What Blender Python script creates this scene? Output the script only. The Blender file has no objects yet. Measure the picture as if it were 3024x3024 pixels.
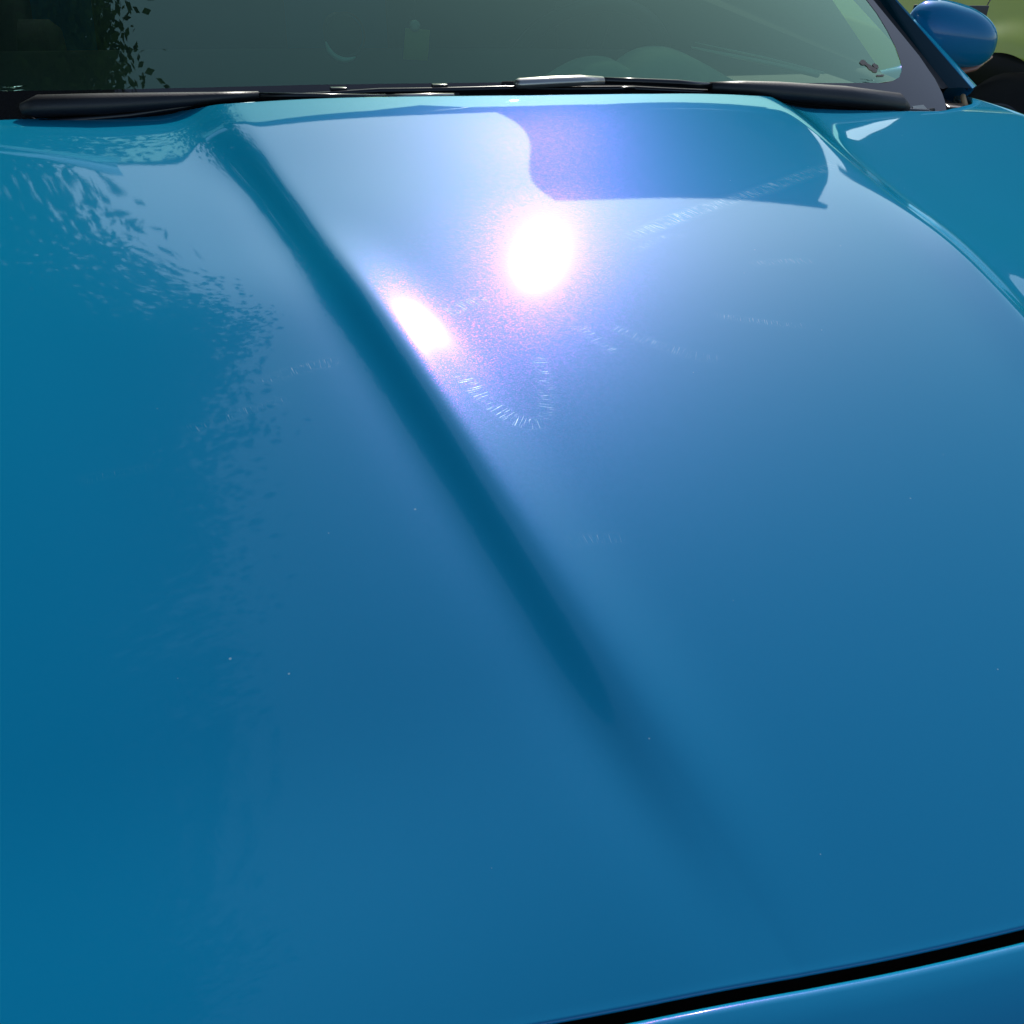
import bpy, bmesh, math, random
import numpy as np
from mathutils import Vector, Matrix
random.seed(7); rng = np.random.default_rng(7)
S = bpy.context.scene
COL = S.collection
R = math.radians

# ------------------------------------------------------------------ camera, sky, sun, exposure
cd = bpy.data.cameras.new('camera'); cam = bpy.data.objects.new('camera', cd); COL.objects.link(cam)
cd.sensor_width = 36.0; cd.sensor_fit = 'HORIZONTAL'; cd.lens = 36.0 * 3200 / 3024
cd.clip_start = 0.02; cd.clip_end = 600
PIT, YAW, ROL = 0.5916, 0.3470, 0.0737
F = Vector((math.sin(YAW)*math.cos(PIT), math.cos(YAW)*math.cos(PIT), -math.sin(PIT)))
RX = Vector((math.cos(YAW), -math.sin(YAW), 0)); UX = RX.cross(F)
R2 = RX*math.cos(ROL) + UX*math.sin(ROL); U2 = UX*math.cos(ROL) - RX*math.sin(ROL)
M = Matrix((R2, U2, -F)).transposed().to_4x4(); M.translation = (-0.5355, -1.5961, 1.3957)
cam.matrix_world = M
S.camera = cam

SUN_EL, SUN_AZ = R(32.7), R(22.0)          # azimuth measured from +Y towards +X
w = bpy.data.worlds.new('World'); S.world = w; w.use_nodes = True
nt = w.node_tree
sky = nt.nodes.new('ShaderNodeTexSky'); sky.sky_type = 'NISHITA'; sky.sun_disc = False
sky.sun_elevation = SUN_EL; sky.sun_rotation = SUN_AZ
sky.dust_density = 1.1; sky.air_density = 1.0; sky.ozone_density = 1.0
bg = nt.nodes['Background']; bg.inputs['Strength'].default_value = 0.15
nt.links.new(sky.outputs[0], bg.inputs['Color'])
sd = bpy.data.lights.new('sun', 'SUN'); sd.energy = 3.6; sd.angle = R(0.53); sd.color = (1.0, 0.95, 0.87)
so = bpy.data.objects.new('sun', sd); COL.objects.link(so)
sv = Vector((math.sin(SUN_AZ)*math.cos(SUN_EL), math.cos(SUN_AZ)*math.cos(SUN_EL), math.sin(SUN_EL)))
so.rotation_euler = sv.to_track_quat('Z', 'Y').to_euler(); so.location = sv*50
S.view_settings.view_transform = 'Standard'; S.view_settings.look = 'None'
S.view_settings.exposure = 0.18; S.view_settings.gamma = 1.0

# ------------------------------------------------------------------ helpers
def link(name, me, mat, parent=None):
    o = bpy.data.objects.new(name, me); COL.objects.link(o)
    for m in (mat if isinstance(mat, (list, tuple)) else [mat]): me.materials.append(m)
    if parent is not None: o.parent = parent
    return o
def mesh(name, verts, faces, mat, parent=None, smooth=True):
    me = bpy.data.meshes.new(name)
    me.from_pydata([tuple(map(float, v)) for v in verts], [], [tuple(map(int, f)) for f in faces]); me.update()
    if smooth: me.shade_smooth()
    return link(name, me, mat, parent)
def bmobj(name, bm, mat, parent=None, smooth=True):
    bmesh.ops.recalc_face_normals(bm, faces=bm.faces)
    me = bpy.data.meshes.new(name); bm.to_mesh(me); bm.free()
    if smooth: me.shade_smooth()
    return link(name, me, mat, parent)
def empty(name, loc, label, cat, group=None):
    o = bpy.data.objects.new(name, None); COL.objects.link(o); o.location = loc
    o.empty_display_size = .1
    o['label'] = label; o['category'] = cat
    if group: o['group'] = group
    return o
def grid(name, X, Y, Z, mat, parent=None, flip=False):
    n, m = X.shape
    V = np.stack([X, Y, Z], -1).reshape(-1, 3)
    i = np.arange(n*m).reshape(n, m)
    q = np.stack([i[:-1, :-1], i[1:, :-1], i[1:, 1:], i[:-1, 1:]], -1).reshape(-1, 4)
    # face outwards from the thing's middle
    A = V[q]; nn = np.cross(A[:, 2]-A[:, 0], A[:, 3]-A[:, 1]); cc = A.mean(1)
    if (nn*(cc-np.array(ORIGIN[0]))).sum() < 0: q = q[:, ::-1]
    me = bpy.data.meshes.new(name)
    me.vertices.add(len(V)); me.vertices.foreach_set('co', V.astype(np.float32).ravel())
    me.loops.add(q.size); me.loops.foreach_set('vertex_index', q.astype(np.int32).ravel())
    me.polygons.add(len(q)); me.polygons.foreach_set('loop_start', np.arange(0, q.size, 4, dtype=np.int32))
    me.update(calc_edges=True); me.validate(); me.shade_smooth()
    return link(name, me, mat, parent)
ORIGIN = [(0, 1.0, .3)]
def add_box(bm, c, s, rot=None, bevel=0.0, seg=2):
    g = bmesh.ops.create_cube(bm, size=1.0); vs = g['verts']
    for v in vs: v.co = Vector((v.co.x*s[0], v.co.y*s[1], v.co.z*s[2]))
    if bevel:
        es = list({e for v in vs for e in v.link_edges})
        r = bmesh.ops.bevel(bm, geom=es, offset=bevel, segments=seg, affect='EDGES', profile=.5)
        vs = list({v for f in r['faces'] for v in f.verts} | {v for v in vs if v.is_valid})
    for v in vs:
        co = v.co.copy()
        if rot is not None: co = rot @ co
        v.co = co + Vector(c)
def add_tube(bm, pts, rad, n=12, up=Vector((0, 0, 1)), sx=1.0, sz=1.0, caps=True):
    """sweep an ellipse (sx wide, sz high) along pts; rad a number or a list"""
    pts = [Vector(p) for p in pts]; rings = []
    for i, p in enumerate(pts):
        t = (pts[min(i+1, len(pts)-1)] - pts[max(i-1, 0)]).normalized()
        s = t.cross(up).normalized(); u = s.cross(t)
        r = rad[i] if isinstance(rad, (list, tuple)) else rad
        ring = []
        for k in range(n):
            a = 2*math.pi*k/n
            ring.append(bm.verts.new(p + s*(math.cos(a)*r*sx) + u*(math.sin(a)*r*sz)))
        rings.append(ring)
    for a, b in zip(rings, rings[1:]):
        for k in range(n): bm.faces.new((a[k], a[(k+1) % n], b[(k+1) % n], b[k]))
    if caps:
        bm.faces.new(rings[0][::-1]); bm.faces.new(rings[-1])
def add_lathe(bm, c, axis, prof, n=32):
    axis = Vector(axis).normalized(); q = axis.to_track_quat('Z', 'Y'); rings = []
    for r, h in prof:
        rings.append([bm.verts.new(Vector(c) + q @ Vector((r*math.cos(2*math.pi*k/n), r*math.sin(2*math.pi*k/n), h))) for k in range(n)])
    for a, b in zip(rings, rings[1:]):
        for k in range(n): bm.faces.new((a[k], a[(k+1) % n], b[(k+1) % n], b[k]))
    bm.faces.new(rings[0][::-1]); bm.faces.new(rings[-1])
def sst(a, b, x):
    t = np.clip((x-a)/(b-a), 0, 1); return t*t*t*(t*(6*t-15)+10)
def sp(q, r): return r*np.logaddexp(0, q/r)

# ------------------------------------------------------------------ materials
def newmat(name):
    m = bpy.data.materials.new(name); m.use_nodes = True
    t = m.node_tree; t.nodes.clear(); out = t.nodes.new('ShaderNodeOutputMaterial')
    return m, t, out
class NT:
    def __init__(s, t): s.t = t
    def n(s, kind, **kw):
        x = s.t.nodes.new('ShaderNode'+kind)
        for k, v in kw.items():
            if k in x.inputs.keys() if not hasattr(x, k) else False: x.inputs[k].default_value = v
            else: setattr(x, k, v)
        return x
    def l(s, a, b): s.t.links.new(a, b)
    def math(s, op, a, b=None, c=None):
        x = s.t.nodes.new('ShaderNodeMath'); x.operation = op
        for i, v in enumerate((a, b, c)):
            if v is None: continue
            if hasattr(v, 'links'): s.l(v, x.inputs[i])
            else: x.inputs[i].default_value = v
        return x.outputs[0]
    def noise(s, vec, scale, detail=2, rough=.5):
        x = s.t.nodes.new('ShaderNodeTexNoise'); x.inputs['Scale'].default_value = scale
        x.inputs['Detail'].default_value = detail; x.inputs['Roughness'].default_value = rough
        if vec is not None: s.l(vec, x.inputs['Vector'])
        return x
def plain(name, col, rough=.5, metal=0.0, spec=.5, var=.12, scale=30, bump=0.0, coat=0.0):
    m, t, out = newmat(name); k = NT(t)
    p = t.nodes.new('ShaderNodeBsdfPrincipled')
    p.inputs['Roughness'].default_value = rough; p.inputs['Metallic'].default_value = metal
    p.inputs['Specular IOR Level'].default_value = spec
    p.inputs['Coat Weight'].default_value = coat; p.inputs['Coat Roughness'].default_value = .03
    tc = t.nodes.new('ShaderNodeTexCoord')
    nz = k.noise(tc.outputs['Object'], scale, 4, .6)
    mx = t.nodes.new('ShaderNodeMix'); mx.data_type = 'RGBA'
    k.l(nz.outputs['Fac'], mx.inputs['Factor'])
    mx.inputs[6].default_value = (*[c*(1-var) for c in col], 1); mx.inputs[7].default_value = (*[min(1, c*(1+var)) for c in col], 1)
    k.l(mx.outputs[2], p.inputs['Base Color'])
    rr = k.math('MULTIPLY_ADD', nz.outputs['Fac'], .16*rough, rough*.92)
    k.l(rr, p.inputs['Roughness'])
    if bump:
        b = t.nodes.new('ShaderNodeBump'); b.inputs['Strength'].default_value = bump; b.inputs['Distance'].default_value = .002
        n2 = k.noise(tc.outputs['Object'], scale*12, 3); k.l(n2.outputs['Fac'], b.inputs['Height']); k.l(b.outputs[0], p.inputs['Normal'])
    k.l(p.outputs[0], out.inputs['Surface'])
    return m

def paint(name, dif, metal_col, shift_col, shift_amt=.10, scuffs=False, graze=None, coat=(.76, .96, 1, 1)):
    """metallic colour-shift car paint: pigment + two flake lobes under a clear coat"""
    m, t, out = newmat(name); k = NT(t); graze = graze or dif
    geo = t.nodes.new('ShaderNodeNewGeometry'); tc = t.nodes.new('ShaderNodeTexCoord')
    pos = tc.outputs['Object']
    def flakes(scale, amt):
        v = t.nodes.new('ShaderNodeTexVoronoi'); v.inputs['Scale'].default_value = scale; k.l(pos, v.inputs['Vector'])
        s = t.nodes.new('ShaderNodeVectorMath'); s.operation = 'SUBTRACT'; k.l(v.outputs['Color'], s.inputs[0]); s.inputs[1].default_value = (.5, .5, .5)
        s2 = t.nodes.new('ShaderNodeVectorMath'); s2.operation = 'SCALE'; k.l(s.outputs[0], s2.inputs[0]); s2.inputs['Scale'].default_value = amt
        a = t.nodes.new('ShaderNodeVectorMath'); a.operation = 'ADD'; k.l(geo.outputs['Normal'], a.inputs[0]); k.l(s2.outputs[0], a.inputs[1])
        nn = t.nodes.new('ShaderNodeVectorMath'); nn.operation = 'NORMALIZE'; k.l(a.outputs[0], nn.inputs[0])
        return nn.outputs[0], v
    n1, v1 = flakes(1500, .06); n2, v2 = flakes(1400, .10)
    d = t.nodes.new('ShaderNodeBsdfDiffuse'); 
    lw = t.nodes.new('ShaderNodeLayerWeight'); lw.inputs['Blend'].default_value = .5
    dm = t.nodes.new('ShaderNodeMix'); dm.data_type = 'RGBA'; k.l(k.math('POWER', lw.outputs['Facing'], 2.0), dm.inputs['Factor'])
    dm.inputs[6].default_value = (*dif, 1); dm.inputs[7].default_value = (*graze, 1); k.l(dm.outputs[2], d.inputs['Color'])
    g1 = t.nodes.new('ShaderNodeBsdfAnisotropic'); g1.inputs['Color'].default_value = (*metal_col, 1); g1.inputs['Roughness'].default_value = .42
    k.l(n1, g1.inputs['Normal'])
    mx = t.nodes.new('ShaderNodeMixShader'); mx.inputs[0].default_value = .055; k.l(d.outputs[0], mx.inputs[1]); k.l(g1.outputs[0], mx.inputs[2])
    g2 = t.nodes.new('ShaderNodeBsdfAnisotropic'); g2.inputs['Roughness'].default_value = .225; k.l(n2, g2.inputs['Normal'])
    # each violet flake has its own hue
    hs = t.nodes.new('ShaderNodeHueSaturation'); hs.inputs['Color'].default_value = (*[c*shift_amt for c in shift_col], 1)
    hv = t.nodes.new('ShaderNodeSeparateColor'); k.l(v2.outputs['Color'], hv.inputs[0])
    k.l(k.math('MULTIPLY_ADD', hv.outputs[0], .08, .445), hs.inputs['Hue'])
    k.l(hs.outputs[0], g2.inputs['Color'])
    ad = t.nodes.new('ShaderNodeAddShader'); k.l(mx.outputs[0], ad.inputs[0]); k.l(g2.outputs[0], ad.inputs[1])
    base = ad.outputs[0]
    # clear coat, a trace of orange peel
    op = k.noise(pos, 260, 2, .5); b = t.nodes.new('ShaderNodeBump'); b.inputs['Strength'].default_value = .010; b.inputs['Distance'].default_value = .0006
    k.l(op.outputs['Fac'], b.inputs['Height'])
    fr = t.nodes.new('ShaderNodeFresnel'); fr.inputs['IOR'].default_value = 1.36
    cr = t.nodes.new('ShaderNodeBsdfAnisotropic'); cr.inputs['Color'].default_value = coat; cr.inputs['Roughness'].default_value = .026
    k.l(b.outputs[0], cr.inputs['Normal'])
    mc = t.nodes.new('ShaderNodeMixShader'); k.l(fr.outputs[0], mc.inputs[0]); k.l(base, mc.inputs[1]); k.l(cr.outputs[0], mc.inputs[2])
    last = mc.outputs[0]
    # weak wide lobe added as bloom round the sun's mirror image
    hz = t.nodes.new('ShaderNodeBsdfAnisotropic'); hz.inputs['Color'].default_value = (.0062, .0050, .0062, 1); hz.inputs['Roughness'].default_value = .11
    ah = t.nodes.new('ShaderNodeAddShader'); k.l(last, ah.inputs[0]); k.l(hz.outputs[0], ah.inputs[1]); last = ah.outputs[0]
    if scuffs:
        at = t.nodes.new('ShaderNodeAttribute'); at.attribute_name = 'scuff'
        sx = t.nodes.new('ShaderNodeSeparateXYZ'); k.l(at.outputs['Vector'], sx.inputs[0])
        cx = t.nodes.new('ShaderNodeCombineXYZ')
        k.l(k.math('MULTIPLY', sx.outputs[1], 850.), cx.inputs[0]); k.l(k.math('MULTIPLY', sx.outputs[2], 38.), cx.inputs[1])
        nz = k.noise(cx.outputs[0], 1.0, 1, .4)
        st = k.math('SMOOTHSTEP' if False else 'MULTIPLY', k.math('MAXIMUM', k.math('SUBTRACT', nz.outputs['Fac'], .57), 0.), 9.)
        gp = k.noise(at.outputs['Vector'], 95.0, 2, .6); st = k.math('MULTIPLY', st, k.math('MULTIPLY', k.math('MAXIMUM', k.math('SUBTRACT', gp.outputs['Fac'], .38), 0.), 4.))
        fac = k.math('MINIMUM', k.math('MULTIPLY', st, sx.outputs[0]), 1.)
        sc = t.nodes.new('ShaderNodeBsdfAnisotropic'); sc.inputs['Roughness'].default_value = .42; sc.inputs['Color'].default_value = (.55, .72, .8, 1)
        ms = t.nodes.new('ShaderNodeMixShader'); k.l(k.math('MULTIPLY', fac, .32), ms.inputs[0]); k.l(last, ms.inputs[1]); k.l(sc.outputs[0], ms.inputs[2])
        last = ms.outputs[0]
        # specks of dust
        vd = t.nodes.new('ShaderNodeTexVoronoi'); vd.inputs['Scale'].default_value = 42; k.l(pos, vd.inputs['Vector'])
        dn = t.nodes.new('ShaderNodeSeparateColor'); k.l(vd.outputs['Color'], dn.inputs[0])
        rad = k.math('MULTIPLY', k.math('POWER', dn.outputs[1], 5.), .050)
        msk = k.math('MULTIPLY', k.math('LESS_THAN', vd.outputs['Distance'], rad), .5)
        dd = t.nodes.new('ShaderNodeBsdfDiffuse'); dd.inputs['Color'].default_value = (.35, .5, .55, 1)
        md = t.nodes.new('ShaderNodeMixShader'); k.l(msk, md.inputs[0]); k.l(last, md.inputs[1]); k.l(dd.outputs[0], md.inputs[2])
        last = md.outputs[0]
    k.l(last, out.inputs['Surface'])
    return m

BLUE = dict(dif=(.0, .158, .298), graze=(.0, .25, .355), metal_col=(.09, .23, .70), shift_col=(.66, .07, 1.0), shift_amt=.0120)
M_hood = paint('blue_metallic_paint_scuffed', scuffs=True, **BLUE)
M_blue = paint('blue_metallic_paint', **BLUE)
M_green = paint('lime_metallic_paint', dif=(.62, .66, .06), metal_col=(.6, .66, .08), shift_col=(.9, .8, .4), shift_amt=.03)
M_black = plain('black_plastic', (.012, .012, .013), .45, bump=.15)
M_gloss = plain('black_gloss_trim', (.008, .008, .009), .2)
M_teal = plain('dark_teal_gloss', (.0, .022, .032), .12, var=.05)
M_rubber = plain('black_rubber', (.010, .010, .010), .6, bump=.2)
M_tyre = plain('tyre_rubber', (.012, .012, .012), .8, bump=.3)
M_rim = plain('dark_alloy', (.05, .05, .055), .4, metal=.7)
M_clip = plain('satin_grey_metal', (.42, .40, .37), .28, metal=.8)
M_tan = plain('tan_foam', (.55, .36, .17), .7, bump=.4)
M_dash = plain('dash_plastic', (.05, .055, .05), .8, spec=.15, bump=.2)
M_binn = plain('pale_dash_pad', (.62, .70, .60), .8)
M_seat = plain('seat_cloth', (.005, .006, .005), .9)
M_orange = plain('indicator_lens', (.30, .13, .09), .2)
M_aqua = plain('pale_aqua_highlight', (.55, .85, .80), .35)  # colour stands for the sunlit glint on the gauge ring
M_yel = plain('yellow_green_card', (.40, .42, .08), .8)
M_mark = plain('glass_print', (.028, .030, .032), .6)
M_vin = plain('pale_plate', (.20, .24, .24), .5)
M_asph = plain('asphalt', (.055, .054, .052), .9, var=.35, scale=3, bump=.6)
M_steel = plain('brushed_metal', (.75, .70, .62), .30, metal=1.0)

def glassmat(name, tint, refl, ior=1.55, boost=1.0):
    m, t, out = newmat(name); k = NT(t)
    tr = t.nodes.new('ShaderNodeBsdfTransparent'); tr.inputs['Color'].default_value = (*tint, 1)
    gl = t.nodes.new('ShaderNodeBsdfAnisotropic'); gl.inputs['Color'].default_value = (*refl, 1); gl.inputs['Roughness'].default_value = .0
    fr = t.nodes.new('ShaderNodeFresnel'); fr.inputs['IOR'].default_value = ior
    f = k.math('MINIMUM', k.math('MULTIPLY', fr.outputs[0], boost), .95)
    mx = t.nodes.new('ShaderNodeMixShader'); k.l(f, mx.inputs[0]); k.l(tr.outputs[0], mx.inputs[1]); k.l(gl.outputs[0], mx.inputs[2])
    # road film on the outside
    tc = t.nodes.new('ShaderNodeTexCoord'); nz = k.noise(tc.outputs['Object'], 3, 5, .6)
    df = t.nodes.new('ShaderNodeBsdfDiffuse'); df.inputs['Color'].default_value = (.27, .60, .44, 1)
    m2 = t.nodes.new('ShaderNodeMixShader'); k.l(k.math('MULTIPLY', nz.outputs['Fac'], .06), m2.inputs[0]); k.l(mx.outputs[0], m2.inputs[1]); k.l(df.outputs[0], m2.inputs[2])
    k.l(m2.outputs[0], out.inputs['Surface'])
    return m
M_glass = glassmat('green_tinted_glass', (.52, .78, .60), (.64, 1.0, .70), 1.5, 2.7)
M_side = glassmat('side_glass', (.03, .04, .036), (.9, 1, .95), 1.5, 1.0)
def fritmat():
    m, t, out = newmat('black_ceramic_under_glass'); k = NT(t)
    p = t.nodes.new('ShaderNodeBsdfPrincipled'); p.inputs['Base Color'].default_value = (.012, .012, .013, 1)
    p.inputs['Roughness'].default_value = .02; p.inputs['IOR'].default_value = 1.5
    tc = t.nodes.new('ShaderNodeTexCoord'); nz = k.noise(tc.outputs['Object'], 4, 4)
    k.l(k.math('MULTIPLY_ADD', nz.outputs['Fac'], .03, .01), p.inputs['Roughness'])
    k.l(p.outputs[0], out.inputs['Surface']); return m
M_frit = fritmat()

# ------------------------------------------------------------------ ground
def ground():
    n = 60; a = np.concatenate([-np.geomspace(200, 1, n//2), np.geomspace(1, 200, n//2)])
    X, Y = np.meshgrid(a, a, indexing='ij'); Z = .01*np.sin(X*.7)*np.cos(Y*.5)*np.exp(-(X**2+Y**2)/4e3) - .01
    ORIGIN[0] = (0, 0, -50); o = grid('ground', X, Y, Z, M_asph); o['kind'] = 'structure'
ground(); ORIGIN[0] = (0, 1.0, .3)

# ------------------------------------------------------------------ the blue car
car = empty('blue_car', (0, .6, 0), 'glossy blue metallic car with a sharply creased bonnet, filling the picture', 'car')
def part(o): o.parent = car; o.matrix_parent_inverse = Matrix.Translation((0, -.6, 0)); return o
def sub(o, p): o.parent = p; return o

LIPS, LIPW, STEP, OUTD = .17, .055, .34, .028
def wr(t): return .4195 - .0819*t - .0472*t*t
YT = np.array([(0, -.055), (.10, -.053), (.20, -.047), (.30, -.034), (.38, -.022), (.412, -.014), (.43, .0), (.45, .018), (.48, .040), (.54, .049), (.73, .046), (.80, .048), (.845, .056), (.90, .088), (.94, .138), (.965, .190), (.985, .25), (1.2, .30)])
_xs = np.linspace(0, 1.2, 481); _ys = np.interp(_xs, YT[:, 0], YT[:, 1])
_k = np.exp(-np.linspace(-2, 2, 13)**2); _k /= _k.sum()
_ys = np.convolve(np.concatenate([_ys[6:0:-1], _ys, _ys[-1:].repeat(6)]), _k, 'valid')
def yrear(x): return np.interp(np.abs(x), _xs, _ys) - .022*np.sign(x)*sst(.43, .55, np.abs(x))*(1-sst(.76, .86, np.abs(x)))
def yfront(x): a = np.abs(x); return -1.3105 + .165*(a*a - .97*np.clip(a-.38, 0, None)**2) - .06*np.clip(a-.38, 0, None)*sst(.38, .5, a)
def H(x, y):
    t = -y; a = np.abs(x); wd = wr(t); d = a - wd
    z = 1.008 + .0504*t - .1305*t*t - .020*sst(-.1, .4, t)
    A = 1 - sst(1.04, 1.345, t)
    crown = .004 + .022*sp(.44-t, .06) + .004*(1-sst(.25, 1.0, t))
    z = z + crown*(1 - np.minimum(a/wd, 1)**2.8)
    r = .005 + .005*sst(.6, 1.2, t); fw = sst(.0, .45, t); s1 = (STEP + .36*fw)*A
    z = z - s1*(sp(d, r) - sp(d-(.048-.022*fw), .009))
    lp = LIPS*(.25 + .75*A)*sst(.36, .66, t)
    z = z + lp*(sp(d+LIPW, .014) - sp(d, r)) - lp*LIPW*sst(0, .32, d)
    z = z - .022*np.clip(d, 0, None)*sst(0, .12, d) - .004*sst(0, .20, d) - .008*sst(0, .10, d)*(1-sst(0, .35, t))
    z = z - OUTD*(.55 - sp(.50-t, .08))*sst(0, .48, d)
    z = z - 5*np.clip(a-.935, 0, None)**2
    return z
def hood():
    nv = 330
    v = np.concatenate([np.linspace(0, .14, 90, endpoint=False), np.linspace(.14, 1, nv-90)])
    ins = np.concatenate([np.linspace(0, 1, 34, endpoint=False)])
    OUT = np.array([.10, .97])
    def cols(t):
        wd = wr(t)
        return np.concatenate([np.linspace(0, wd-.10, 34, endpoint=False), np.linspace(wd-.10, wd+.10, 66, endpoint=False), np.linspace(wd+.10, .995, 60)])
    rows_x = []; rows_y = []
    for vv in v:
        xs = cols(vv*1.31); xs = np.concatenate([-xs[:0:-1], xs])
        yr, yf = yrear(xs), yfront(xs); rows_x.append(xs); rows_y.append(yr + (yf-yr)*vv)
    X = np.array(rows_x); Y = np.array(rows_y); Z = H(X, Y)
    # rounded-over front hem and folded rear hem
    fx, fy, fz = [], [], []
    for ang in (20, 40, 60, 80, 90):
        a = R(ang); fx.append(X[-1]); fy.append(Y[-1] - .0022*math.sin(a)); fz.append(Z[-1] - .0022*(1-math.cos(a)))
    fx.append(X[-1]); fy.append(Y[-1]-.0016); fz.append(Z[-1]-.0038)
    fx.append(X[-1]); fy.append(Y[-1]+.03); fz.append(Z[-1]-.012)
    bx, by, bz = [X[0], X[0], X[0]], [Y[0]-.02, Y[0]+.002, Y[0]+.0025], [Z[0]-.015, Z[0]-.009, Z[0]-.002]
    X = np.vstack([bx, X, fx]); Y = np.vstack([by, Y, fy]); Z = np.vstack([bz, Z, fz])
    o = grid('bonnet', X, Y, Z, M_hood)
    return o, X, Y
bon, HX, HY = hood(); part(bon)
# polishing scuffs: world-space arcs on the bonnet stored as an attribute (strength, along, across)
ARCS = [([(-0.044, -0.5352), (0.0155, -0.5011), (0.072, -0.471), (0.1285, -0.447), (0.1975, -0.4133), (0.2691, -0.3733), (0.3321, -0.3365), (0.3809, -0.3005)],
   0.02, 1.0),
  ([(-0.2781, -0.6584), (-0.2543, -0.6448), (-0.2298, -0.6308)],
   0.016, 0.6),
  ([(-0.2937, -0.7551), (-0.2856, -0.7823), (-0.2749, -0.8089), (-0.2625, -0.8281), (-0.2498, -0.8357), (-0.235, -0.837)],
   0.016, 0.9),
  ([(-0.2357, -0.8345), (-0.2234, -0.8018), (-0.2154, -0.768), (-0.2115, -0.7363)],
   0.014, 0.6),
  ([(-0.1322, -0.6939), (-0.116, -0.7154), (-0.0914, -0.7408), (-0.0627, -0.763), (-0.0335, -0.776)],
   0.014, 0.5),
  ([(-0.0139, -0.6968), (0.0135, -0.7099), (0.049, -0.7221), (0.0855, -0.733)],
   0.01, 0.8),
  ([(0.0744, -0.6049), (0.1087, -0.603), (0.1588, -0.6048)],
   0.012, 0.8),
  ([(-0.1615, -0.6881), (-0.1504, -0.7148), (-0.1373, -0.7523)],
   0.014, 0.5),
  ([(-0.2673, -0.9764), (-0.2418, -0.9739), (-0.2152, -0.977)],
   0.012, 0.5),
  ([(-0.537, -0.7595), (-0.5087, -0.7511), (-0.4742, -0.7462), (-0.4389, -0.7415)],
   0.014, 0.6),
  ([(-0.4759, -0.711), (-0.4458, -0.707), (-0.415, -0.7029), (-0.3872, -0.7023)],
   0.014, 0.6),
  ([(-0.5889, -0.5411), (-0.5609, -0.5474), (-0.5296, -0.5557)],
   0.006, 0.5),
  ([(-0.6224, -0.7932), (-0.5891, -0.7921), (-0.5551, -0.791)],
   0.01, 0.35),
  ([(-0.0441, -0.5648), (-0.0037, -0.5356), (0.0319, -0.5301)],
   0.01, 0.5),
  ([(0.3932, -0.3497), (0.4288, -0.3491), (0.4808, -0.3091)],
   0.006, 0.3),
  ([(0.3709, -0.4918), (0.434, -0.4523)],
   0.006, 0.6)]
def scuff():
    P = np.stack([HX.ravel(), HY.ravel()], -1); best = np.zeros((len(P), 3))
    for pts, wid, amp in ARCS:
        pts = np.array(pts); acc = 0
        if pts[0, 0] < -.40: amp *= 2.2
        dm = np.full(len(P), 1e9); sm = np.zeros(len(P)); sg = np.zeros(len(P)); end = np.ones(len(P))
        L = np.linalg.norm(np.diff(pts, axis=0), axis=1).sum()
        for a, b in zip(pts[:-1], pts[1:]):
            ab = b-a; l = np.linalg.norm(ab); u = ab/l
            s = np.clip(((P-a)@u), 0, l); c = a + s[:, None]*u; d = np.linalg.norm(P-c, axis=1)
            k = d < dm; dm = np.where(k, d, dm); sm = np.where(k, acc+s, sm)
            sg = np.where(k, (P-a)@np.array([-u[1], u[0]]), sg); acc += l
        f = sm/L; m = amp*np.clip(1-dm/(wid*.62), 0, 1)**.8*np.clip(f*8, 0, 1)*np.clip((1-f)*8, 0, 1)
        k = m > best[:, 0]; best[k] = np.stack([m, sm+amp*3, sg], -1)[k]
    at = bon.data.attributes.new('scuff', 'FLOAT_VECTOR', 'POINT'); at.data.foreach_set('vector', best.astype(np.float32).ravel())
scuff()

def bumper():
    xs = np.linspace(-.995, .995, 160)
    yf = yfront(xs) - .004; zf = H(xs, yfront(xs))
    prof = [(.004, -.035), (.0, -.03), (-.0105, -.008), (-.0108, -.0045), (-.0125, -.002), (-.015, -.001), (-.018, -.0012), (-.03, -.0048), (-.06, -.018), (-.09, -.040), (-.115, -.075), (-.13, -.13), (-.135, -.20), (-.13, -.32), (-.11, -.45), (-.06, -.55), (.1, -.58)]
    X = np.array([xs for _ in prof]); Y = np.array([yf + p[0] + .0062 for p in prof]); Z = np.array([zf + p[1] for p in prof])
    b = part(grid('front_bumper', X, Y, Z, M_blue))
    for j, sgn in ((0, -1), (-1, 1)):     # corner pieces that wrap back to the wings
        f = np.linspace(0, 1, 10)[None, :]; x, y, z = X[:, j:j+1] if j == 0 else X[:, -1:], Y[:, j:j+1] if j == 0 else Y[:, -1:], Z[:, j:j+1] if j == 0 else Z[:, -1:]
        sub(grid('corner', x + sgn*.022*np.sin(f*1.57), y + (-1.17-y)*f, z + 0*f, M_blue), b)
    return b
bumper()

# windscreen surface: y = .02 + (z-1)/tan28 + .25 x^2
TH = math.tan(R(28))
def gy(x, z): return .02 + (z-1)/TH + .25*x*x
def gpt(x, z, off=0.0):
    n = Vector((.5*x, -1, 1/TH)).normalized()
    return Vector((x, gy(x, z), z)) + n*off
def gedge(z):   # half width of the glass at height z
    return np.interp(z, [.94, .946, .956, .967, .985, 1.004, 1.028, 1.058, 1.091, 1.20, 1.36, 1.42], [.854, .861, .872, .879, .882, .880, .868, .851, .833, .773, .685, .65])
def fedge(z):   # half width of the clear area
    return np.interp(z, [.990, .991, .994, 1.001, 1.011, 1.030, 1.051, 1.073, 1.091, 1.20, 1.36, 1.42], [.730, .762, .785, .802, .812, .821, .824, .822, .814, .758, .662, .61])
def zlow(x):    # lower edge of the clear area
    return np.interp(np.abs(x), [0, .15, .3, .45, .6, .72], [1.0165, 1.0155, 1.012, 1.006, .998, .9915])
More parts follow.
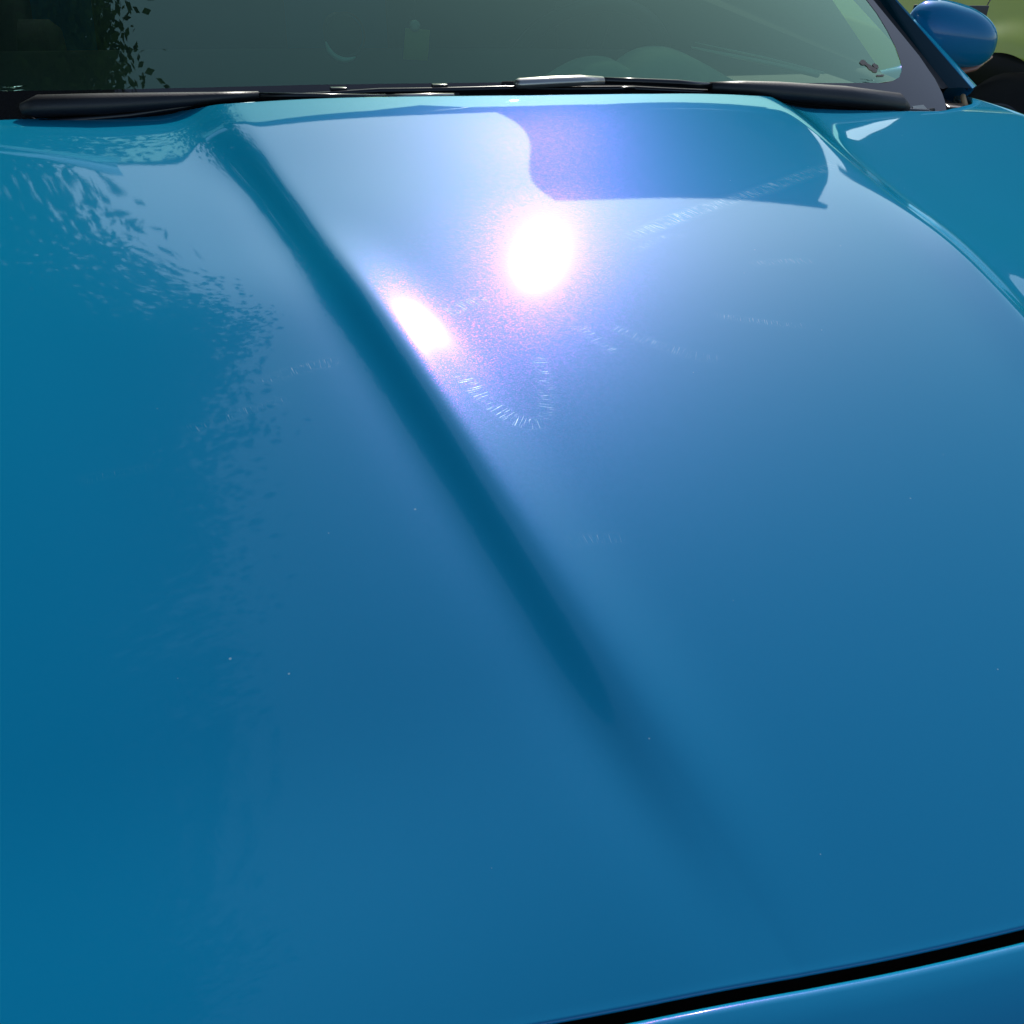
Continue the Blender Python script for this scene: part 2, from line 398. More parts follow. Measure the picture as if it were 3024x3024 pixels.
zs = np.concatenate([np.linspace(.985, 1.1, 40), np.linspace(1.11, 1.40, 24)])
U = np.linspace(-1, 1, 90)
def wgrid(name, xz, mat, off=0.0):
    X = np.array([[c[0] for c in r] for r in xz]); Z = np.array([[c[1] for c in r] for r in xz])
    P = [[gpt(x, z, off) for x, z in zip(a, b)] for a, b in zip(X, Z)]
    A = np.array([[tuple(p) for p in r] for r in P])
    return grid(name, A[..., 0], A[..., 1], A[..., 2], mat)
def clear(u, v):   # v 0..1 from bottom to top, rounded lower corners through fedge
    z = .9905 + (1.36-.9905)*v
    return z
def build_screen():
    zz = np.concatenate([np.linspace(.9902, .998, 14), np.linspace(1.0, 1.1, 24), np.linspace(1.12, 1.36, 14)])
    rows = []
    for z in zz:
        e = fedge(z); row = []
        for u in U:
            x = u*e; zl = zlow(x)
            row.append((x, zl + (z-.9902)*(1.36-zl)/(1.36-.9902) if abs(x) < .70 else max(z, zl)))
        rows.append(row)
    g = part(wgrid('windscreen', rows, M_glass))
    # black border: bottom band, two sides, top
    def strip(a, b, n):   # a,b lists of (x,z)
        return [[((1-k/n)*p[0]+k/n*q[0], (1-k/n)*p[1]+k/n*q[1]) for p, q in zip(a, b)] for k in range(n+1)]
    inner, outer = [], []
    ze = [1.36, 1.30, 1.2, 1.14, 1.091, 1.073, 1.051, 1.030, 1.011, 1.001, .994, .991, .9902]
    for z in ze: inner.append((fedge(z), z)); 
    zo = [1.40, 1.32, 1.2, 1.14, 1.091, 1.070, 1.04, 1.015, .985, .968, .958, .950, .945]
    for z in zo: outer.append((gedge(z), z))
    xs = [.70, .65, .6, .5, .4, .3, .2, .1, 0]
    for x in xs: inner.append((x, zlow(x)+.0002)); outer.append((min(.852, x*1.15), np.interp(x, [0, .3, .55, .7], [.985, .978, .955, .944])))
    inn = inner + [(-x, z) for x, z in inner[-2::-1]]; out = outer + [(-x, z) for x, z in outer[-2::-1]]
    top_i = [(-x*.655, 1.36) for x in np.linspace(1, -1, 21)]; top_o = [(-x*.66, 1.40) for x in np.linspace(1, -1, 21)]
    # densify for a smooth outline
    def dens(l, k=4):
        r = []
        for p, q in zip(l, l[1:]):
            for i in range(k): r.append((p[0]+(q[0]-p[0])*i/k, p[1]+(q[1]-p[1])*i/k))
        return r+[l[-1]]
    b = sub(wgrid('frit_border', strip(dens(inn), dens(out), 6), M_frit, .0006), g)
    sub(wgrid('frit_border', strip(top_i, top_o, 2), M_frit, .0006), g)
    # printed maker's mark in the corner: blurred blobs with a line under them
    for cx, cz, rx, rz, tilt in [(.711, 1.0165, .0085, .0030, .2), (.7225, 1.0100, .0075, .0042, -.5), (.7290, 1.0065, .0075, .0034, -.2), (.7385, 1.0105, .0065, .0032, -.3), (.7175, 1.0140, .006, .0028, -.6)]:
        vs = [gpt(cx + rx*math.cos(q)*(1+.1*math.sin(5*q)), cz + rz*math.sin(q) + tilt*rz*math.cos(q), .0010) for q in np.linspace(0, 2*math.pi, 20, endpoint=False)]
        sub(mesh('glass_print', vs, [list(range(20))], M_mark, smooth=False), g)
    vs = [gpt(.7265, .9985, .001), gpt(.746, .9977, .001), gpt(.747, .9995, .001), gpt(.7275, 1.0004, .001)]
    sub(mesh('glass_print', vs, [(0, 1, 2, 3)], M_mark, smooth=False), g)
    vs = [gpt(x, z, .0015) for x, z in [(.772, .9532), (.812, .9528), (.807, .9590), (.776, .9597)]]
    sub(mesh('number_window', vs, [(0, 1, 2, 3)], M_vin, smooth=False), g)
    return g
screen = build_screen()

def cowl():
    xs = np.linspace(-.90, .90, 120); a = np.abs(xs)
    y0 = yrear(xs) - .03; y1 = gy(xs, .97) - .012
    prof = [(0, -.03), (.25, -.036), (.5, -.032), (.75, -.022), (1.0, -.012)]
    zr = H(xs, yrear(xs)); zb = np.interp(a, [0, .42, .5, .9], [1.012, .985, .968, .955])
    X = np.array([xs for _ in prof]); Y = np.array([y0 + (y1-y0)*p for p, _ in prof])
    Z = np.array([zb + q*.8 for _, q in prof])
    c = part(grid('cowl_panel', X, Y, Z, M_black))
    bm = bmesh.new()   # raised seal along the foot of the glass
    add_tube(bm, [gpt(x, np.interp(abs(x), [0, .2, .42, .55, .8], [1.0085, 1.0055, .993, .975, .950]), .004) for x in np.linspace(-.82, .82, 80)], .0045, 10)
    sub(bmobj('seal', bm, M_gloss), c)
    for x, z in [(-.257, 1.0065), (-.107, 1.011), (.195, 1.006), (.353, .997)]:
        bm = bmesh.new(); add_box(bm, gpt(x, z, .005), (.024, .010, .005), bevel=.0012); sub(bmobj('clip', bm, M_gloss), c)
cowl()

def wiper(cover, rod, blade, pivot, shine):
    bm = bmesh.new(); add_tube(bm, *cover, n=16, sx=1.25, sz=.95)
    a = part(bmobj('wiper', bm, M_black))
    bm = bmesh.new(); add_tube(bm, *rod, n=10); sub(bmobj('arm', bm, M_gloss), a)
    bm = bmesh.new(); add_tube(bm, *blade, n=8, sx=.8, sz=1.3); sub(bmobj('blade', bm, M_rubber), a)
    if shine:
        bm = bmesh.new(); add_tube(bm, *shine, n=12, sx=1.2, sz=.8); sub(bmobj('blade_clip', bm, M_clip), a)
    bm = bmesh.new(); add_lathe(bm, pivot, (0, -.3, 1), [(.013, -.02), (.013, .003), (.010, .008), (.004, .009)], 20); sub(bmobj('pivot_cap', bm, M_black), a)
    bm = bmesh.new(); add_box(bm, Vector(pivot)+Vector((-.016 if pivot[0] > 0 else .016, -.008, .006)), (.012, .016, .018), Matrix.Rotation(R(15), 3, 'Y'), .003); sub(bmobj('hinge', bm, M_gloss), a)
    return a
# right-hand arm in view
wiper(([(.738, .063, .966), (.715, .060, .9745), (.607, .055, .988), (.467, .042, 1.002), (.400, .038, 1.008), (.337, .033, 1.0115)], [.0095, .0185, .0180, .0150, .0115, .0080]),
      ([(.34, .033, 1.0125), (.277, .033, 1.0180), (.206, .031, 1.0215), (.143, .029, 1.0240)], [.0052, .0052, .005, .005]),
      ([(.60, .080, .978), (.50, .070, .990), (.30, .056, 1.006), (.12, .046, 1.014), (-.01, .042, 1.0135)], .0055),
      (.737, .066, .950),
      ([(.148, .029, 1.0235), (.11, .026, 1.0245), (.06, .022, 1.0240), (.01, .019, 1.0225), (.003, .019, 1.022)], [.0075, .0098, .0100, .0095, .006]))
# left-hand arm in view
wiper(([(-.690, .076, .981), (-.668, .073, .986), (-.585, .055, .992), (-.495, .043, .9985), (-.43, .036, 1.0035), (-.373, .031, 1.0075)], [.0085, .0150, .0145, .0110, .0075, .0050]),
      ([(-.38, .031, 1.0065), (-.310, .019, 1.008), (-.196, .005, 1.0085)], [.0045, .0042, .004]),
      ([(-.62, .095, .978), (-.40, .060, .993), (-.20, .036, 1.0), (-.08, .030, 1.002)], .005),
      (-.694, .082, .955),
      ([(-.196, .004, 1.0095), (-.14, .002, 1.0115), (-.096, .001, 1.0115)], [.0032, .0034, .003]))

def pillar(s):
    zz = np.array([.974, .977, .980, .985, 1.0, 1.02, 1.04, 1.066, 1.092, 1.14, 1.2, 1.28, 1.36, 1.42])
    E = np.array([(.909, .176, .973), (.880, .283, 1.037), (.852, .370, 1.090)])   # rubber / paint line
    Rg = np.array([(.945, .1590, .9752), (.9085, .2680, 1.0410), (.8715, .3505, 1.0937)])  # crest of the painted pillar
    O = np.array([(.985, .205, .9785), (.930, .297, 1.0415), (.896, .371, 1.0905)])
    def line(P, z):
        sl = (P[2]-P[0])/(P[2, 2]-P[0, 2]); return P[1] + (z-P[1, 2])*sl
    rows = []
    for z in zz:
        e = line(E, z); r = line(Rg, z); o = line(O, z-.003)
        n = np.array([.1, -.48, .87])
        L = [e - n*.025, e - n*.006, e*.96+r*.04 - n*.004, e*.5+r*.5, r*.96+e*.04, r + n*.0005, r*.94+o*.06, r*.5+o*.5+n*.0015, o, o + np.array([.006, .02, -.02]), o + np.array([.0, .06, -.05])]
        rows.append([(p[0]*s, p[1], p[2]) for p in L])
    A = np.array(rows)
    p = part(grid('pillar', A[:, 4:, 0], A[:, 4:, 1], A[:, 4:, 2], M_blue)); sub(grid('pillar_inner_face', A[:, :5, 0], A[:, :5, 1], A[:, :5, 2], M_teal), p)  # inner face coloured darker than the outer face
    rows = []
    for z in zz:
        g = np.array(gpt(gedge(z), z)); e = line(E, z)
        n = np.array([.1, -.48, .87])
        L = [g - n*.004, g + n*.0005, g*.5+e*.5 - n*.004, e - n*.002, e - n*.03]
        rows.append([(q[0]*s, q[1], q[2]) for q in L])
    A = np.array(rows); sub(grid('rubber_seal', A[..., 0], A[..., 1], A[..., 2], M_rubber), p)
    # foam blocks and hinge in the pocket at the foot of the pillar
    bm = bmesh.new(); add_box(bm, (.932*s, .150, .953), (.009, .050, .010), Matrix.Rotation(R(-25*s), 3, 'Z') @ Matrix.Rotation(R(14), 3, 'X'), .004); sub(bmobj('foam_block', bm, M_tan), p)
    bm = bmesh.new(); add_box(bm, (.940*s, .125, .932), (.010, .022, .012), Matrix.Rotation(R(30*s), 3, 'Z'), .004); sub(bmobj('foam_block', bm, M_tan), p)
    bm = bmesh.new(); add_box(bm, (.895*s, .125, .944), (.045, .05, .02), Matrix.Rotation(R(-20*s), 3, 'Z'), .006); sub(bmobj('hinge_cover', bm, M_gloss), p)
    return p
for s in (1, -1): pillar(s)

def well(s):
    bm = bmesh.new(); add_box(bm, (.905*s, .12, .90), (.16, .26, .05), bevel=.005); part(bmobj('pillar_pocket', bm, M_black))
for s in (1, -1): well(s)

def mirror(s):
    # ellipsoidal shell with a flattened back, x outwards
    n, m = 40, 56; P = np.zeros((n, m, 3))
    for i in range(n):
        th = math.pi*i/(n-1)
        for j in range(m):
            ph = 2*math.pi*j/m
            cx, cz, cy = -math.cos(th), math.sin(th)*math.sin(ph), math.sin(th)*math.cos(ph)
            e = .82
            f = lambda q: math.copysign(abs(q)**e, q)
            x, y, z = f(cx)*.108, f(cy)*.075, f(cz)*.080
            y = max(y, -.075) if y < 0 else y*.45
            z *= 1 - .30*(cx*.5+.5)            # lower outboard
            if z < 0: z *= 1.0 - .25*(.5-cx*.5)
            z += -.10*(x)
            P[i, j] = (x, y, z)
    c = np.array([1.115, .475, 1.004])
    X = P[..., 0]*s + c[0]*s; Y = P[..., 1] + c[1]; Z = P[..., 2] + c[2]
    X = np.hstack([X, X[:, :1]]); Y = np.hstack([Y, Y[:, :1]]); Z = np.hstack([Z, Z[:, :1]])
    ORIGIN[0] = (c[0]*s, c[1], c[2]); g = part(grid('side_mirror', X, Y, Z, M_blue, flip=(s < 0)))
    bm = bmesh.new(); add_tube(bm, [(1.02*s, .43, .945), (1.10*s, .425, .942), (1.17*s, .44, .950), (1.225*s, .46, .968)], [.012, .015, .014, .008], 14, sx=1.0, sz=.55); sub(bmobj('indicator', bm, M_orange), g)
    bm = bmesh.new(); add_tube(bm, [(.98*s, .50, .90), (1.03*s, .48, .915), (1.09*s, .475, .94)], [.035, .038, .045], 16, sx=1, sz=.8); sub(bmobj('mirror_foot', bm, M_blue), g)
    bm = bmesh.new(); add_box(bm, (1.135*s, .512, 1.005), (.19, .004, .11), bevel=.0015); sub(bmobj('mirror_glass', bm, M_rim), g)
for s in (1, -1): mirror(s)
ORIGIN[0] = (0, 1.0, .3)

def body_sides():
    for s in (1, -1):
        # front wing side with wheel arch
        ys = np.linspace(-1.18, .30, 120); n = 24; X = np.zeros((n, 120)); Z = np.zeros((n, 120)); Y = np.tile(ys, (n, 1))
        for j, y in enumerate(ys):
            zt = float(H(np.array([.995]), np.array([min(y, .25)]))[0])
            d = (y+.62)/.36; arch = .36 + (math.sqrt(max(0, 1-d*d))*.34 if abs(d) < 1 else -.12)
            for i in range(n):
                f = i/(n-1); Z[i, j] = zt + (max(arch, .24)-zt)*f
                X[i, j] = s*(.995 + .022*math.sin(min(1, f*1.6)*math.pi*.5) - .02*max(0, f-.7))
        part(grid('wing', X, Y, Z, M_blue, flip=(s > 0)))
        # door + rear quarter as one lofted side each
        for name, y0, y1 in (('door', .305, 1.55), ('rear_quarter', 1.555, 3.3)):
            ys = np.linspace(y0, y1, 60); X = np.zeros((n, 60)); Z = np.zeros((n, 60)); Y = np.tile(ys, (n, 1))
            for j, y in enumerate(ys):
                zt = .915 + .02*(y-.3); d = (y-2.4)/.36
                arch = .36 + (math.sqrt(max(0, 1-d*d))*.34 if abs(d) < 1 else -.12)
                for i in range(n):
                    f = i/(n-1); Z[i, j] = zt + (max(arch, .24)-zt)*f
                    X[i, j] = s*(.99 + .025*math.sin(min(1, f*1.6)*math.pi*.5) - .02*max(0, f-.7))
            part(grid(name, X, Y, Z, M_blue, flip=(s > 0)))
        # side glass
        V = [(s*.955, .42, .925), (s*.955, 2.55, .96), (s*.74, 2.2, 1.34), (s*.70, 1.15, 1.38), (s*.72, .95, 1.36)]
        part(mesh('side_window', V, [(0, 1, 2, 3, 4)] if s > 0 else [(4, 3, 2, 1, 0)], M_side, smooth=False))
        for yc in (-.62, 2.4):
            bm = bmesh.new(); add_lathe(bm, (s*.84, yc, .34), (s, 0, 0), [(.22, -.10), (.31, -.09), (.335, -.06), (.335, .09), (.31, .115), (.23, .12)], 40); wh = part(bmobj('wheel', bm, M_tyre))
            bm = bmesh.new(); add_lathe(bm, (s*.84, yc, .34), (s, 0, 0), [(.225, .08), (.225, .123), (.20, .115), (.06, .09), (.02, .10)], 40); sub(bmobj('rim', bm, M_rim), wh)
    # roof, rear
    ys = np.linspace(gy(0, 1.385), 2.9, 40); us = np.linspace(-1, 1, 30)
    X = np.zeros((40, 30)); Y = np.zeros((40, 30)); Z = np.zeros((40, 30))
    for i, y in enumerate(ys):
        hw = .70 + .02*math.sin((y-.8)); zc = 1.405 + .03*math.sin(min(1, (y-.75)/1.2)*math.pi*.6) - .25*max(0, (y-2.1)/.8)**2
        for j, u in enumerate(us):
            X[i, j] = hw*u; Y[i, j] = y + .08*u*u*(1-(y-.7)/2.2); Z[i, j] = zc - .045*u*u
    part(grid('roof', X, Y, Z, M_blue, flip=False))
    V = [(-.70, 2.85, 1.16), (.70, 2.85, 1.16), (.80, 3.25, .97), (-.80, 3.25, .97)]
    part(mesh('rear_window', V, [(0, 1, 2, 3)], M_side, smooth=False))
    bm = bmesh.new(); add_box(bm, (0, 3.30, .66), (1.86, .24, .62), bevel=.06, seg=4); part(bmobj('rear_bumper', bm, M_blue))
    bm = bmesh.new(); add_box(bm, (0, 1.0, .30), (1.7, 3.6, .12)); part(bmobj('underbody', bm, M_black))
body_sides()

# engine bay shadow panel under the bonnet so the gap reads black
bm = bmesh.new(); add_box(bm, (0, -.62, .60), (1.6, 1.36, .20)); part(bmobj('bay_shadow_panel', bm, M_black))

def interior():
    for s in (-1, 1):
        bm = bmesh.new(); add_box(bm, (.90*s, 1.6, .64), (.06, 2.9, .62), bevel=.015); part(bmobj('door_trim', bm, M_seat))
    us = np.linspace(-.80, .80, 70); vs = np.linspace(0, 1, 40)
    X, V = np.meshgrid(us, vs, indexing='ij'); Y0 = .02 + .25*X*X; Y = Y0 + (.80-Y0)*V
    Z = .960 - .02*X*X - .03*(V-.3) - .07*sst(.8, 1, V)
    d = part(grid('dashboard', X, Y, Z, M_dash, flip=True))
    u = np.linspace(-1, 1, 40); v = np.linspace(0, 1, 20); Uu, Vv = np.meshgrid(u, v, indexing='ij')
    X = .385 + Uu*.155; Y = .15 + .06*Uu + Vv*.20; Z = .955 + .066*np.clip(1-np.abs(Uu+.3*(1-Uu**2))**2.2, 0, 1)*(.15+.85*sst(0, .5, Vv))*(1-.45*sst(.8, 1, Vv))
    sub(grid('instrument_hood', X, Y, Z, M_binn, flip=True), d)
    X = .215 + Uu*.10; Y = .13 + Vv*.18; Z = .955 + .054*np.clip(1-np.abs(Uu-.2*(1-Uu**2))**2.2, 0, 1)*(.15+.85*sst(0, .5, Vv))*(1-.45*sst(.8, 1, Vv))
    sub(grid('dash_pad', X, Y, Z, M_binn, flip=True), d)
    bm = bmesh.new(); add_tube(bm, [(.432, .305, 1.017), (.58, .300, .992), (.70, .295, .970)], [.002, .006, .008], 8, sx=1.0, sz=.7); sub(bmobj('pale_strip', bm, M_binn), d)  # thin pale rails slanting above the dash
    bm = bmesh.new(); add_tube(bm, [(.44, .31, 1.024), (.58, .305, 1.000), (.715, .300, .972)], [.001, .003, .004], 8, sx=1.0, sz=.6); sub(bmobj('pale_strip', bm, M_binn), d)
    # round gauge pod
    c = Vector((-.219, .20, 1.053)); bm = bmesh.new()
    add_tube(bm, [c + Vector((math.cos(a)*.031, 0, math.sin(a)*.034)) for a in np.linspace(0, 2*math.pi, 40)], .0016, 8, up=Vector((0, 1, 0)), caps=False)
    pd = part(bmobj('gauge_ring', bm, M_dash))
    bm = bmesh.new(); aa = np.linspace(R(192), R(300), 24)
    add_tube(bm, [c + Vector((math.cos(a)*.031, -.003, math.sin(a)*.034)) for a in aa], [.0008+.0036*math.sin(i/23*math.pi)**.6 for i in range(24)], 8, up=Vector((0, 1, 0))); sub(bmobj('ring_highlight', bm, M_aqua), pd)  # sunlit glint on the ring, modelled as a pale arc
    bm = bmesh.new(); add_lathe(bm, c+Vector((0, .004, 0)), (0, 1, 0), [(.028, 0), (.028, .03), (.024, .06)], 32); sub(bmobj('gauge_body', bm, M_dash), pd)
    bm = bmesh.new(); add_tube(bm, [(-.219, .24, .95), (-.219, .24, 1.03)], .012, 10); sub(bmobj('gauge_foot', bm, M_dash), pd)
    # steering wheel
    c = Vector((.42, .78, .86)); q = Matrix.Rotation(R(-62), 3, 'X')
    bm = bmesh.new(); add_tube(bm, [c + q @ Vector((math.cos(a)*.185, math.sin(a)*.185, 0)) for a in np.linspace(0, 2*math.pi, 48)], .015, 10, up=q @ Vector((0, 0, 1)), caps=False)
    sw = part(bmobj('steering_wheel', bm, M_black))
    bm = bmesh.new(); add_lathe(bm, c, q @ Vector((0, 0, 1)), [(.07, -.03), (.075, 0), (.05, .02)], 24); sub(bmobj('hub', bm, M_black), sw)
    for a in (0, 180, 270):
        bm = bmesh.new(); add_tube(bm, [c, c + q @ Vector((math.cos(R(a))*.18, math.sin(R(a))*.18, 0))], .014, 8, sx=1.4, sz=.6); sub(bmobj('spoke', bm, M_black), sw)
    for x in (-.38, .38):
        bm = bmesh.new(); add_box(bm, (x, 1.55, .80), (.48, .14, .62), Matrix.Rotation(R(-18), 3, 'X'), .05, 4); st = part(bmobj('seat', bm, M_seat))
        bm = bmesh.new(); add_box(bm, (x, 1.25, .50), (.50, .55, .16), None, .05, 4); sub(bmobj('seat_cushion', bm, M_seat), st)
        bm = bmesh.new(); add_box(bm, (x, 1.68, 1.18), (.26, .10, .18), Matrix.Rotation(R(-12), 3, 'X'), .04, 4); sub(bmobj('headrest', bm, M_seat), st)
    bm = bmesh.new(); add_box(bm, (0, 1.6, .40), (1.7, 2.6, .04)); part(bmobj('cabin_floor', bm, M_seat))
    bm = bmesh.new(); add_tube(bm, [(-.11, .61, 1.29), (0, .60, 1.295), (.11, .61, 1.29)], [.02, .03, .02], 12, sx=.5, sz=1.1); part(bmobj('rear_view_mirror', bm, M_black))
interior()
def tag():
    e = empty('hanging_tag', (-.105, .20, 1.02), 'yellow-green card tag hanging inside the windscreen below the inner mirror', 'tag')
    def ch(o): o.parent = e; o.matrix_parent_inverse = Matrix.Translation((.105, -.20, -1.02)); return o
    bm = bmesh.new(); add_box(bm, (-.105, .20, 1.041), (.040, .002, .046), Matrix.Rotation(R(4), 3, 'Y'), .0008); ch(bmobj('card', bm, M_yel))
    bm = bmesh.new(); add_lathe(bm, (-.108, .20, 1.069), (0, 1, 0), [(.004, -.004), (.008, -.003), (.008, .003), (.004, .004)], 20); ch(bmobj('charm', bm, M_binn))
    bm = bmesh.new(); add_tube(bm, [(-.108, .20, 1.074), (-.06, .42, 1.18), (0, .58, 1.28)], .001, 6); ch(bmobj('cord', bm, M_black))
tag()

# ------------------------------------------------------------------ the lime car beyond
def lime_car():
    X0 = 2.40
    e = empty('lime_green_car', (X0+.9, 2.6, 0), 'lime green car parked beyond the blue door mirror, dark wheel showing', 'car')
    inv = Matrix.Translation((-(X0+.9), -2.6, 0))
    def ch(o): o.parent = e; o.matrix_parent_inverse = inv; return o
    yc, zc, ra = 1.70, .33, .385
    def side(name, y0, y1, n=90, m=40):
        ys = np.linspace(y0, y1, n); X = np.zeros((m, n)); Y = np.tile(ys, (m, 1)); Z = np.zeros((m, n))
        for j, y in enumerate(ys):
            d = abs(y-yc)
            zb = zc + math.sqrt(max(0, ra*ra-d*d)) if d < ra else .20
            d2 = abs(y-4.3)
            if d2 < ra: zb = zc + math.sqrt(max(0, ra*ra-d2*d2))
            zt = .86 if y > 1.93 else .86 + .10*sst(1.93, 1.60, np.array(y))
            for i in range(m):
                f = i/(m-1); z = zt + (zb-zt)*f; Z[i, j] = z
                x = X0 + .10*np.clip((z-.62)/.35, 0, 1)**1.6 + .05*np.clip((.40-z)/.2, 0, 1)
                # crease along the side and flared arch lip
                x += .014*sst(.70, .66, np.array(z)) * (-1) + .0
                rr = math.hypot(y-yc, z-zc); x -= .035*float(sst(ra+.13, ra+.02, np.array(rr)))
                X[i, j] = x
        return ch(grid(name, X, Y, Z, M_green))
    side('door', 1.975, 3.40); side('rear_quarter', .75, 1.968, 150); side('wing', 3.41, 4.95)
    # cabin: black side glass with body pillar, roof
    V = [(X0+.105, 1.93, .845), (X0+.105, 3.55, .86), (X0+.40, 3.0, 1.36), (X0+.40, 2.02, 1.36)]
    ch(mesh('side_window', V, [(0, 1, 2, 3)], M_gloss, smooth=False))
    V = [(X0+.10, 1.925, .87), (X0+.395, 2.0, 1.37), (X0+.38, 1.2, 1.30), (X0+.14, .9, .95), (X0+.10, 1.6, .958)]
    ch(mesh('rear_pillar', V, [(0, 1, 2, 3, 4)], M_green, smooth=False))
    bm = bmesh.new(); add_box(bm, (X0+.92, 2.1, 1.385), (1.14, 1.9, .08), bevel=.035, seg=3); ch(bmobj('roof', bm, M_green))
    bm = bmesh.new(); add_box(bm, (X0+.92, 4.2, .80), (1.66, 1.5, .14), bevel=.05, seg=3); ch(bmobj('bonnet', bm, M_green))
    bm = bmesh.new(); add_box(bm, (X0+.92, .80, .62), (1.66, .22, .62), bevel=.08, seg=4); ch(bmobj('rear_bumper', bm, M_green))
    bm = bmesh.new(); add_box(bm, (X0+.92, 2.7, .45), (1.50, 3.9, .40)); ch(bmobj('underbody', bm, M_black))
    fl = bmesh.new(); add_lathe(fl, (X0+.072, 1.625, .865), (-1, 0, .25), [(.072, -.01), (.072, .002), (.066, .006), (.064, .001), (.060, .0065), (.0, .008)], 40); ch(bmobj('fuel_flap', fl, M_green))
    for y in (yc, 4.3):
        for s, x in ((-1, X0+.13), (1, X0+1.68)):
            bm = bmesh.new(); add_lathe(bm, (x, y, .325), (s, 0, 0), [(.2, -.1), (.30, -.09), (.325, -.06), (.325, .07), (.30, .10), (.225, .105)], 40); wl = ch(bmobj('wheel', bm, M_tyre))
            bm = bmesh.new(); add_lathe(bm, (x, y, .325), (s, 0, 0), [(.222, .07), (.222, .107), (.20, .10), (.05, .08), (.01, .085)], 40); rim = bmobj('rim', bm, M_rim); rim.parent = wl
ORIGIN[0] = (3.32, 2.7, .4)
lime_car()

# ------------------------------------------------------------------ what the paint and glass reflect: tree, house, hedge
def barkmat():
    return plain('bark', (.10, .075, .05), .9, var=.4, scale=12, bump=.8)
def leafmat(name, c):
    m, t, out = newmat(name); k = NT(t); oi = t.nodes.new('ShaderNodeTexCoord')
    nz = k.noise(oi.outputs['Object'], .9, 3); mx = t.nodes.new('ShaderNodeMix'); mx.data_type = 'RGBA'
    k.l(nz.outputs['Fac'], mx.inputs['Factor']); mx.inputs[6].default_value = (*[q*.6 for q in c], 1); mx.inputs[7].default_value = (*[q*1.4 for q in c], 1)
    d = t.nodes.new('ShaderNodeBsdfDiffuse'); k.l(mx.outputs[2], d.inputs['Color'])
    tl = t.nodes.new('ShaderNodeBsdfTranslucent'); k.l(mx.outputs[2], tl.inputs['Color'])
    ms = t.nodes.new('ShaderNodeMixShader'); ms.inputs[0].default_value = .25; k.l(d.outputs[0], ms.inputs[1]); k.l(tl.outputs[0], ms.inputs[2])
    k.l(ms.outputs[0], out.inputs['Surface']); return m
M_bark = barkmat(); M_leaf = leafmat('tree_leaves', (.035, .065, .02)); M_hedge = leafmat('hedge_leaves', (.04, .07, .025))
def leaves(name, blobs, per, size, mat, seed=1):
    """leaf quads clustered in twig clumps inside ellipsoid blobs"""
    g = np.random.default_rng(seed); P = []
    for (c, r) in blobs:
        c = np.array(c); r = np.array(r)
        n = max(4, int(per*np.prod(r)**(2/3)))
        d = g.normal(size=(n, 3)); d /= np.linalg.norm(d, axis=1, keepdims=True)
        rad = g.uniform(.45, 1.0, size=(n, 1))**.6
        cc = c + d*rad*r
        for q in cc:
            k = g.integers(50, 90); P.append(q + g.normal(size=(k, 3))*np.array([.13, .13, .09])*g.uniform(.7, 1.3))
    P = np.concatenate(P); n = len(P)
    a = g.normal(size=(n, 3)); a /= np.linalg.norm(a, axis=1, keepdims=True)
    b = np.cross(a, g.normal(size=(n, 3))); b /= np.linalg.norm(b, axis=1, keepdims=True)
    s = size*g.uniform(.7, 1.3, size=(n, 1)); a *= s; b *= s*.55
    V = np.stack([P-a, P-b, P+a, P+b], 1).reshape(-1, 3); q = np.arange(4*n)
    me = bpy.data.meshes.new(name); me.vertices.add(4*n); me.vertices.foreach_set('co', V.astype(np.float32).ravel())
    me.loops.add(4*n); me.loops.foreach_set('vertex_index', q.astype(np.int32)); me.polygons.add(n)
    me.polygons.foreach_set('loop_start', np.arange(0, 4*n, 4, dtype=np.int32)); me.update(calc_edges=True); me.validate()
    return link(name, me, mat)
def tree(loc, label, trunk_top, blobs, per, size, seed):
    e = empty('broadleaf_tree', loc, label, 'tree')
    inv = Matrix.Translation([-c for c in loc])
    bm = bmesh.new(); base = Vector(loc)
    tp = Vector(trunk_top); mid = (base+tp)/2 + Vector((.12, -.1, 0))
    add_tube(bm, [base, base*.75+mid*.25, mid, tp], [.34, .27, .22, .13], 12, up=Vector((0, 1, 0)))
    tr = bmobj('trunk', bm, M_bark); tr.parent = e; tr.matrix_parent_inverse = inv
    for c, r in blobs:
        c = Vector(c); bm = bmesh.new(); st = mid.lerp(tp, random.random()*.9)
        add_tube(bm, [st, st.lerp(c, .5)+Vector((0, 0, .25)), c], [.09, .055, .02], 7, up=Vector((.3, 1, 0)))
        l = bmobj('limb', bm, M_bark); l.parent = tr
    cr = leaves('crown', blobs, per, size, M_leaf, seed); cr.parent = e; cr.matrix_parent_inverse = inv
TREE_BLOBS = []
g = random.Random(3)
for z, xr, rr in [(2.3, -2.15, .7), (2.9, -1.95, .8), (3.4, -2.05, .9), (3.9, -2.1, .9), (4.7, -2.2, 1.1), (5.5, -2.2, 1.0), (6.4, -2.2, 1.1), (7.4, -3.0, 1.2), (8.5, -3.6, 1.3), (9.6, -4.4, 1.3)]:
    for k in range(5):
        x = xr - rr*.9*k + g.uniform(-.2, .2); y = 3.7 + g.uniform(-1.6, 1.6)
        zz = z + g.uniform(-.4, .4); rx = rr*g.uniform(.75, 1.05)
        if y < .2 + .94*(zz-.2)/1.9: x = min(x, -.6 - .144*(zz-1) - rx - .2 - rr*.8*k)
        TREE_BLOBS.append(((x, y, zz), (rx, rr*g.uniform(.8, 1.1), rr*g.uniform(.6, .8))))
